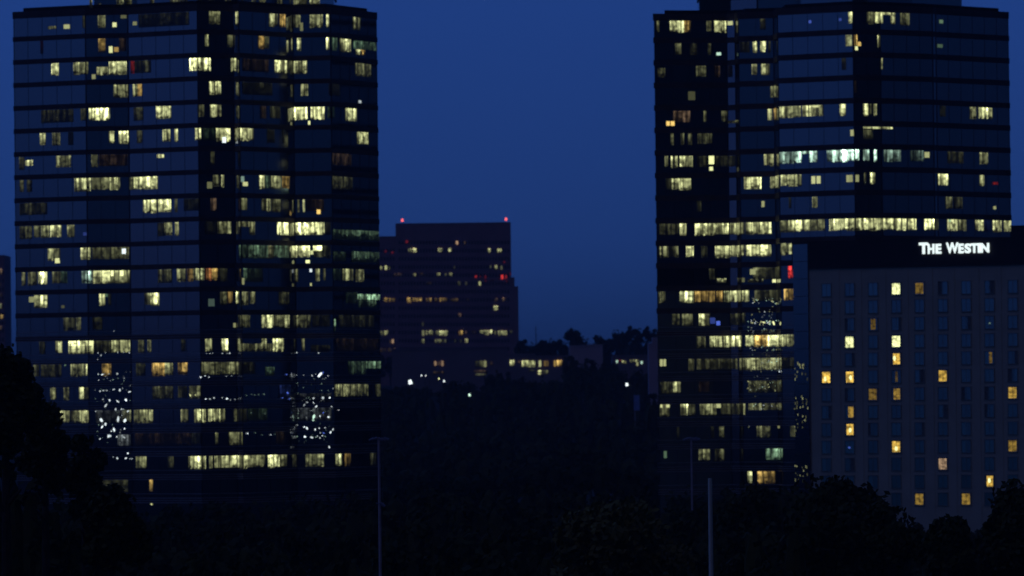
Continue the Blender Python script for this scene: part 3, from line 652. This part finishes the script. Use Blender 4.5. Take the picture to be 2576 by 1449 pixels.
# blue banner post
def post(name, x, ytop, Y, w, m, label, cat, extra=None):
    p = at(x, ytop, Y); r = empty(name, (p.x, Y, ground_z(Y)), label, cat)
    mb = MB(); mb.tube((p.x, Y, ground_z(Y)), (p.x, Y, p.z), w*.5*1.15, w*.5*.85, 12); mb.build('pole', m, r)
    if extra: extra(r, p, Y)
    return r
M_GALV = mat('galvanised_steel', (.45, .40, .42), .5, .4, .2, 1.5, .0)
M_DPOLE = mat('weathered_steel_pole', (.62, .48, .52), .6, .3, .3, 1.0)
M_WHITE = mat('white_pole_paint', (.85, .80, .66), .5, .4, .15, .6)
M_HEAD = mat('lamp_housing', (.30, .28, .38), .4, .5, .2, 3)
M_BAN = mat('blue_banner', (.35, .45, .85), .7, .2, .2, .5)
def ban(r, p, Y):
    mb = MB(); mb.box((p.x+.5, Y-.25, p.z-2.3), (1.7, .10, 4.4)); mb.build('banner', M_BAN, r)
post('banner_post', 1597, 993, 1480, .3, M_DPOLE, 'tall blue banner on a post among the dark trees', 'banner', ban)

def flood(sc):
    def f(r, p, Y):
        k = Y/F
        mb = MB(); mb.tube((p.x-20*k, Y, p.z-5*k), (p.x+18*k, Y, p.z-4*k), 1.4*k, 1.4*k, 6); mb.build('crossarm', M_DPOLE, r)
        for dx, dz, t in ((-19, -1, .35), (-10, -3, .1), (5, -1, -.1), (12, -1, -.15), (19, -3, -.35)):
            mb = MB(); c = Vector((p.x+dx*k*sc, Y-.1, p.z-6*k+(-dz)*k*.8))
            a = c+Vector((-6*k, 0, -2.6*k*(1 if t > 0 else -1))); b = c+Vector((6*k, 0, 2.6*k*(1 if t > 0 else -1)))
            mb.tube(a, b, 2.4*k, 3.4*k, 8); q = mb.build('floodlight', M_HEAD, r)
            mb = MB(); mb.tube(c+Vector((0, 0, -.02)), (c.x, Y, p.z-4*k), .03, .03, 6); mb.build('bracket', M_DPOLE, q)
    return f
def cctv(r, p, Y):
    flood(1)(r, p, Y)
    k = Y/F; q = at(958, 1270, Y); mb = MB()
    mb.tube((q.x-.3, Y-.1, q.z+.1), (q.x+.2, Y-.12, q.z+.1), .04, .04, 6); mb.tube((q.x-.02, Y-.14, q.z+.10), (q.x+.26, Y-.14, q.z-.10), .11, .09, 8)
    mb.build('camera_housing', M_HEAD, r)
post('floodlight_mast', 953, 1100, 335, .21, M_DPOLE, 'unlit floodlight mast with camera housing, in front of the left tower', 'light mast', cctv)
post('floodlight_mast', 1739, 1100, 640, .26, M_DPOLE, 'thin dark unlit floodlight mast left of the white pole', 'light mast', flood(.8))
post('pole', 1786, 1203, 300, .29, M_WHITE, 'bare pale pole standing before the dark trees on the right', 'pole')

# street lamps far off
M_LAMPP = mat('lamp_post_paint', (.10, .09, .10), .6, .3)
LAMPS = [(1032, 962, 1640, .85, 'w', 'brightest street lamp, low left of the gap between the towers'),
         (1060, 945, 1700, .28, 'w', 'left lamp of the small pair just above the brightest lamp'),
         (1071, 945, 1700, .24, 'w', 'right lamp of the small pair just above the brightest lamp'),
         (1104, 953, 1690, .28, 'y', 'upper lamp of the slanting pair right of the brightest lamp'),
         (1117, 959, 1680, .36, 'w', 'lower lamp of the slanting pair right of the brightest lamp'),
         (1181, 994, 1560, .46, 'c', 'pale greenish lamp lowest among the dark trees in the gap'),
         (1577, 968, 1600, .60, 'w', 'bright white lamp among trees left of the right tower')]
for x, y, Y, r, h, lab in LAMPS:
    p = at(x, y, Y); root = empty('street_lamp', (p.x, Y, ground_z(Y)), lab, 'street lamp', 'street lamps among the trees')
    mb = MB(); mb.tube((p.x+1.2, Y, ground_z(Y)), (p.x+1.2, Y, p.z+.6), .12, .08, 6); mb.tube((p.x+1.2, Y, p.z+.6), (p.x, Y, p.z+.5), .06, .06, 6); mb.build('pole', M_LAMPP, root)
    mb = MB(); mb.tube((p.x-r*.2, Y-.05, p.z+r*.9), (p.x+r*.2, Y-.05, p.z-r*.6), r*.5, r*.72, 8, tuple(c*1.8 for c in lum(8, h))); mb.build('lamp_head', M_SPOT, root)
p = at(1348, 818, 2300); r_ = empty('radio_mast', (p.x, 2300, 30), 'thin faint mast rising above the skyline trees', 'mast')
mb = MB(); mb.tube((p.x, 2300, 30), (p.x, 2300, p.z), .35, .10, 6)
for k_ in range(5): mb.tube((p.x-.8, 2300, p.z-2-k_*2.2), (p.x+.8, 2300, p.z-2-k_*2.2), .08, .08, 5)
mb.build('mast_pole', M_LAMPP, r_)

# ------------------------------------------------------------------ ground
M_GROUND = mat('dark_grass_ground', (.035, .045, .022), .95, .1, .4, .02, var=(.05, .045, .04))
g = MB()
ys = [-4000, -1000, 0, 500, 1000, 1400]+[1500+50*i for i in range(11)]+[2400, 4000, 8000, 14000]
for a, b in zip(ys[:-1], ys[1:]):
    for j in range(-6, 6): g.poly([(j*1200, a, ground_z(a)), (j*1200+1200, a, ground_z(a)), (j*1200+1200, b, ground_z(b)), (j*1200, b, ground_z(b))])
tag(g.build('ground', M_GROUND), kind='structure')
M_ROAD = mat('asphalt', (.05, .05, .05), .9, .2, .3, .5)
rd_ = MB(); rd_.poly([(-400, 760, .004), (400, 760, .004), (400, 774, .004), (-400, 774, .004)]); tag(rd_.build('road', M_ROAD), kind='structure')
M_LINE = mat('road_paint', (.6, .6, .55), .8, .2, .2, 2)

# ------------------------------------------------------------------ trees
def leafm(name, c1, c2):
    m = mat(name, c1, .8, .15, .3, .35, var=c2); return m
M_LEAF = leafm('dark_leaves', (.080, .080, .022), (.040, .044, .016))
M_LEAF2 = leafm('olive_leaves', (.20, .17, .05), (.14, .12, .04))
M_PINE = leafm('pine_needles', (.035, .052, .034), (.02, .03, .02))
M_BARK = mat('bark', (.07, .05, .04), .9, .1, .4, 2)
_bm = bmesh.new(); bmesh.ops.create_icosphere(_bm, subdivisions=2, radius=1)
ICO_V = [v.co.copy() for v in _bm.verts]; ICO_F = [tuple(v.index for v in f.verts) for f in _bm.faces]; _bm.free()
def crown(mb, c, rx, rz, nl, leaves, s, rnd, core=.68):
    """lobes filling an ellipsoid of half width rx and half height rz; many leaf tufts on and in them"""
    lobes = []
    for i in range(nl):
        while True:
            v = Vector((rnd.uniform(-1, 1), rnd.uniform(-1, 1), rnd.uniform(-1, 1)))
            if v.length < 1: break
        v = v*.76; rr_ = rnd.uniform(.20, .44)
        lobes.append((Vector((c[0]+v.x*rx, c[1]+v.y*rx, c[2]+v.z*rz)), rr_*rx, rr_*min(rx, rz)*.95))
    lobes.append((Vector(c), rx*.66, rz*.70))
    for p, a, b in lobes:
        i0 = len(mb.v)
        for v in ICO_V:
            q = 1+rnd.uniform(-.16, .10)
            mb.v.append((p.x+v.x*a*core*q, p.y+v.y*a*core*q, p.z+v.z*b*core*q))
        for f in ICO_F: mb.f.append(tuple(i+i0 for i in f)); mb.uv += [(0, 0)]*3; mb.col += [(0, 0, 0, 1)]*3
    for i in range(leaves):
        p, a, b = lobes[rnd.randrange(len(lobes))]
        v = Vector((rnd.gauss(0, 1), rnd.gauss(0, 1), rnd.gauss(0, 1))).normalized()*rnd.uniform(.66, 1.28)
        q = Vector((p.x+v.x*a, p.y+v.y*a, p.z+v.z*b))
        u = Vector((rnd.gauss(0, 1), rnd.gauss(0, 1), rnd.gauss(0, 1))).normalized(); w = u.orthogonal().normalized()
        k = s*rnd.uniform(.6, 1.3); u *= k; w *= k*.7
        mb.poly([q-u, q-w, q+u, q+w])
def trunk(mb, x, Y, z0, z1, r, rnd, spread):
    mb.tube((x, Y, z0), (x+rnd.uniform(-.3, .3), Y, z1), r, r*.4, 8)
    for i in range(5):
        t = rnd.uniform(.55, .9); z = z0+(z1-z0)*t; an = rnd.uniform(0, 6.28)
        mb.tube((x, Y, z), (x+math.cos(an)*spread*.55, Y+math.sin(an)*spread*.55, z+spread*.5), r*.4, r*.12, 6)
def tree(name, x, ytop, Y, hw, label, m=M_LEAF, nl=16, leaves=6000, s=.34, seed=1, aspect=1.0, group=None):
    rnd = random.Random(seed); p = at(x, ytop, Y); gz = ground_z(Y); rx = hw*Y/F
    H = p.z-gz; rz = min(H*.46, rx*aspect*1.15); cz = p.z-rz*.96
    root = empty(name, (p.x, Y, gz), label, 'tree', group)
    tb = MB(); trunk(tb, p.x, Y, gz, cz, max(.16, H*.017), rnd, rx); tb.build('trunk', M_BARK, root)
    cb = MB(); crown(cb, (p.x, Y, cz), rx, rz, nl, leaves, s, rnd); cb.build('crown', m, root)
    return root
tree('broadleaf_tree', 12, 842, 330, 82, 'tallest dark leafy tree, rising at the left edge beside the left tower', nl=26, leaves=9000, s=.22, seed=11, aspect=2.0)
tree('broadleaf_tree', 112, 1005, 340, 72, 'dark spreading tree right of the tallest tree, low before the left tower', nl=22, leaves=8000, s=.22, seed=12, aspect=1.6)
tree('broadleaf_tree', 215, 1085, 350, 56, 'slim dark tree covering the bottom left corner of the left tower', nl=16, leaves=6000, s=.22, seed=13, aspect=1.9)
tree('broadleaf_tree', 285, 1215, 300, 90, 'low rounded tree at the lower left, right of the slim dark tree', m=M_LEAF, nl=16, leaves=6000, s=.22, seed=14, aspect=1.2)
tree('broadleaf_tree', 1560, 1243, 380, 165, 'broad olive tinted tree in the foreground left of the pale pole', m=M_LEAF2, nl=28, leaves=11000, s=.28, seed=15, aspect=.9)
tree('broadleaf_tree', 2130, 1203, 400, 170, 'large dark domed tree hiding the foot of the hotel', nl=30, leaves=12000, s=.28, seed=16, aspect=.85)
tree('broadleaf_tree', 2245, 1262, 390, 78, 'smaller rounded tree on the right slope of the large domed tree', nl=16, leaves=5000, s=.26, seed=17)
tree('broadleaf_tree', 2392, 1286, 360, 72, 'small round tree centred under the hotel, in the dip', nl=16, leaves=6000, s=.24, seed=18, aspect=1.2)
tree('broadleaf_tree', 2570, 1222, 350, 112, 'dark rounded tree at the lower right edge', nl=20, leaves=7000, s=.26, seed=19, aspect=1.2)
tree('broadleaf_tree', 1885, 1200, 520, 88, 'dark tree top below the orange lit ground floor of the right tower', nl=16, leaves=5000, s=.34, seed=20)
# skyline trees
SK = [(1318, 852, 16, 'low bushy tree first in the skyline row, touching the stepped block'), (1340, 856, 18, 'flat topped skyline tree under the thin mast'),
      (1362, 851, 15, 'small skyline tree right of the thin mast'), (1384, 845, 19, 'round skyline tree left of the peaked tree'),
      (1412, 848, 20, 'skyline tree close against the left of the peaked tree'), (1443, 820, 24, 'tallest peaked tree in the middle of the skyline'),
      (1470, 842, 20, 'skyline tree on the right flank of the peaked tree'), (1505, 836, 15, 'small knobbly skyline tree alone in the dip'),
      (1530, 846, 16, 'low skyline tree at the foot of the right hand rise'), (1549, 824, 18, 'rounded tree starting the right hand rise of the skyline'),
      (1568, 830, 16, 'skyline tree second on the right hand rise'), (1584, 820, 13, 'narrow upright skyline tree on the right hand rise'),
      (1604, 820, 19, 'broad high tree on top of the right hand rise'), (1629, 819, 14, 'narrow dark skyline tree by the stair tower'),
      (1648, 826, 16, 'skyline tree touching the edge of the right tower')]
for i, (x, y, hw, lab) in enumerate(SK):
    tree('skyline_tree', x, y, 2060+8*(i % 5), hw, lab, m=M_PINE, nl=9, leaves=700, s=.55, seed=40+i, aspect=1.5, group='trees along the far skyline')
# masses of trees nobody could count
def wood(name, label, spots, m, s, nl, leaves, seed):
    rnd = random.Random(seed); mb = MB()
    for x, yt, Y, hw in spots:
        p = at(x, yt, Y); gz = ground_z(Y); rx = hw*Y/F; rz = max(rx*.9, (p.z-gz)*.40); cz = p.z-rz*.95
        crown(mb, (p.x, Y, cz), rx, rz, nl, leaves, s, rnd, .85); mb.tube((p.x, Y, gz-1), (p.x, Y, cz), .35, .2, 6)
    tag(mb.build(name, m), label, 'wood', kind='stuff')
rw = random.Random(21)
sp1 = []
for x in range(960, 1680, 22): sp1.append((x+rw.uniform(-8, 8), (rw.uniform(838, 850) if x > 1545 else rw.uniform(856, 866)) if x > 1300 else rw.uniform(885, 900), 2120, rw.uniform(16, 24)))
wood('far_wood', 'continuous dark wood along the far ridge', sp1, M_PINE, .7, 5, 350, 31)
sp2 = []
def midtop(x):
    pts = [(940, 985), (1000, 972), (1045, 968), (1090, 966), (1150, 955), (1240, 948), (1330, 948), (1380, 935), (1440, 925), (1500, 925), (1560, 935), (1620, 965), (1670, 975)]
    for (a, b), (c, d) in zip(pts[:-1], pts[1:]):
        if a <= x <= c: return b+(d-b)*(x-a)/(c-a)
    return 975
for j, (Y, dy, st_) in enumerate(((1720, 6, 26), (1600, 45, 32), (1450, 95, 40), (1300, 140, 46), (1150, 180, 52), (1000, 215, 60))):
    x = 930+j*9
    while x < 1690:
        if not (j == 0 and (1050 < x < 1075)): sp2.append((x+rw.uniform(-8, 8), midtop(x)+dy+rw.uniform(-6, 12), Y, st_*rw.uniform(.75, 1.05)))
        x += st_
wood('middle_wood', 'dark wooded valley between the two office towers', sp2, M_LEAF, .6, 6, 260, 32)
sp3 = []
sp2b = []
for (xa, xb, yt, Yb) in ((935, 1090, 968, 1820), (1120, 1190, 955, 1820), (1225, 1290, 930, 1820), (1290, 1425, 948, 1820), (1424, 1446, 888, 1850), (1446, 1560, 900, 1835), (1535, 1632, 924, 1820), (1632, 1665, 962, 1480)):
    x = xa
    while x < xb:
        for dy in (0, 26): sp2b.append((x+rw.uniform(-3, 3), yt+dy+rw.uniform(-4, 8), Yb-dy, 17*rw.uniform(.75, 1.1)))
        x += 13
wood('hedgerow_wood', 'row of dark trees in front of the far low buildings', sp2b, M_LEAF, .6, 5, 200, 36)
def neartop(x):
    pts = [(-60, 1240), (240, 1262), (330, 1262), (600, 1245), (760, 1225), (950, 1205), (1250, 1200), (1650, 1212), (1800, 1205), (2000, 1208), (2150, 1240), (2330, 1330), (2470, 1330), (2640, 1290)]
    for (a, b), (c, d) in zip(pts[:-1], pts[1:]):
        if a <= x <= c: return b+(d-b)*(x-a)/(c-a)
    return 1270
for j, (Y, dy, st_) in enumerate(((720, 0, 46), (600, 34, 52), (500, 78, 60), (420, 130, 70), (360, 190, 80))):
    x = -60+j*13
    while x < 2660:
        sp3.append((x+rw.uniform(-12, 12), neartop(x)+dy+rw.uniform(-6, 16), Y, st_*rw.uniform(.8, 1.1))); x += st_
for x, yt, hw in ((-20, 1040, 55), (30, 1075, 50), (75, 1120, 50), (130, 1165, 50), (190, 1225, 50), (250, 1260, 50), (30, 1130, 70), (120, 1190, 70), (2515, 1275, 50), (2576, 1270, 60), (1900, 1235, 60), (2000, 1225, 60), (2330, 1318, 40), (2470, 1316, 40)): sp3.append((x, yt, 362, hw))
wood('foreground_wood', 'dark canopy of trees filling the foreground below the towers', sp3, M_LEAF, .42, 7, 420, 33)

# ------------------------------------------------------------------ air
M_HAZE = bpy.data.materials.new('haze_air'); M_HAZE.use_nodes = True; _n = M_HAZE.node_tree
_n.nodes.remove(_n.nodes['Principled BSDF']); _v = _n.nodes.new('ShaderNodeVolumePrincipled')
_v.inputs['Color'].default_value = (.8, .84, .95, 1); _v.inputs['Density'].default_value = .00009; _v.inputs['Anisotropy'].default_value = .2
_n.links.new(_v.outputs[0], _n.nodes['Material Output'].inputs['Volume'])
hz = MB(); hz.box((0, 5000, 63), (15000, 18400, 134)); tag(hz.build('haze', M_HAZE), kind='stuff')

# ------------------------------------------------------------------ world: late dusk sky
W = bpy.data.worlds.new('World'); S.world = W; W.use_nodes = True
nt = W.node_tree; N = nt.nodes.new; L = nt.links.new
bg = nt.nodes['Background']
tc = N('ShaderNodeTexCoord'); sep = N('ShaderNodeSeparateXYZ'); L(tc.outputs['Generated'], sep.inputs[0])
def MM(op, a, b=None):
    n = N('ShaderNodeMath'); n.operation = op
    for i, v in enumerate((a, b)):
        if v is None: continue
        if isinstance(v, (int, float)): n.inputs[i].default_value = v
        else: L(v, n.inputs[i])
    return n.outputs[0]
# elevation gradient
el = N('ShaderNodeValToRGB'); L(MM('ADD', MM('MULTIPLY', sep.outputs[2], 4.0), .1), el.inputs['Fac'])
e = el.color_ramp; e.elements[0].position = .08; e.elements[0].color = (.0080, .0270, .110, 1)
e.elements[1].position = .40; e.elements[1].color = (.0138, .0490, .224, 1)
ne = e.elements.new(.22); ne.color = (.0128, .0440, .190, 1)
ne = e.elements.new(1.0); ne.color = (.008, .028, .13, 1)
# azimuth: made-up brightness ramp behind the viewer, shaped for what the tower facets reflect
az = MM('ARCTAN2', sep.outputs[0], MM('MULTIPLY', sep.outputs[1], -1))     # 0 straight behind the camera, + to the right, +-pi ahead
azn = MM('ADD', MM('DIVIDE', az, 2*math.pi), .5)
ar = N('ShaderNodeValToRGB'); L(azn, ar.inputs['Fac']); r = ar.color_ramp; r.interpolation = 'EASE'
deg = lambda d: d/360+.5
r.elements[0].position = 0; r.elements[0].color = (1, 1, 1, 1); r.elements[1].position = 1; r.elements[1].color = (1, 1, 1, 1)
for d, v in ((-150, 1.0), (-95, 1.15), (-45, 1.15), (-22, .55), (-8, .36), (8, .16), (20, .05), (48, .06), (66, .34), (95, .42), (112, .5), (150, 1.0)):
    ne = r.elements.new(deg(d)); ne.color = (v, v, v, 1)
sky = N('ShaderNodeTexSky'); sky.sky_type = 'NISHITA'; sky.sun_disc = False
sky.sun_elevation = math.radians(1.0); sky.sun_rotation = math.radians(250); sky.air_density = 1; sky.ozone_density = 6
mx = N('ShaderNodeMix'); mx.data_type = 'RGBA'; mx.blend_type = 'MULTIPLY'; mx.inputs['Factor'].default_value = 1
L(el.outputs['Color'], mx.inputs[6]); L(ar.outputs['Color'], mx.inputs[7])
ad = N('ShaderNodeMix'); ad.data_type = 'RGBA'; ad.blend_type = 'ADD'; ad.inputs['Factor'].default_value = .004
L(mx.outputs[2], ad.inputs[6]); L(sky.outputs['Color'], ad.inputs[7])
L(ad.outputs[2], bg.inputs['Color']); bg.inputs['Strength'].default_value = 1.0
sun = bpy.data.lights.new('sun', 'SUN'); so = bpy.data.objects.new('sun', sun); COL.objects.link(so)
sun.energy = .03; sun.angle = math.radians(40); sun.color = (1, .72, .55)
so.rotation_euler = (math.radians(42), 0, math.radians(-25))

S.view_settings.view_transform = 'Standard'; S.view_settings.look = 'None'; S.view_settings.exposure = 0; S.view_settings.gamma = 1
S.render.engine = 'CYCLES'; S.cycles.max_bounces = 5; S.cycles.samples = 96
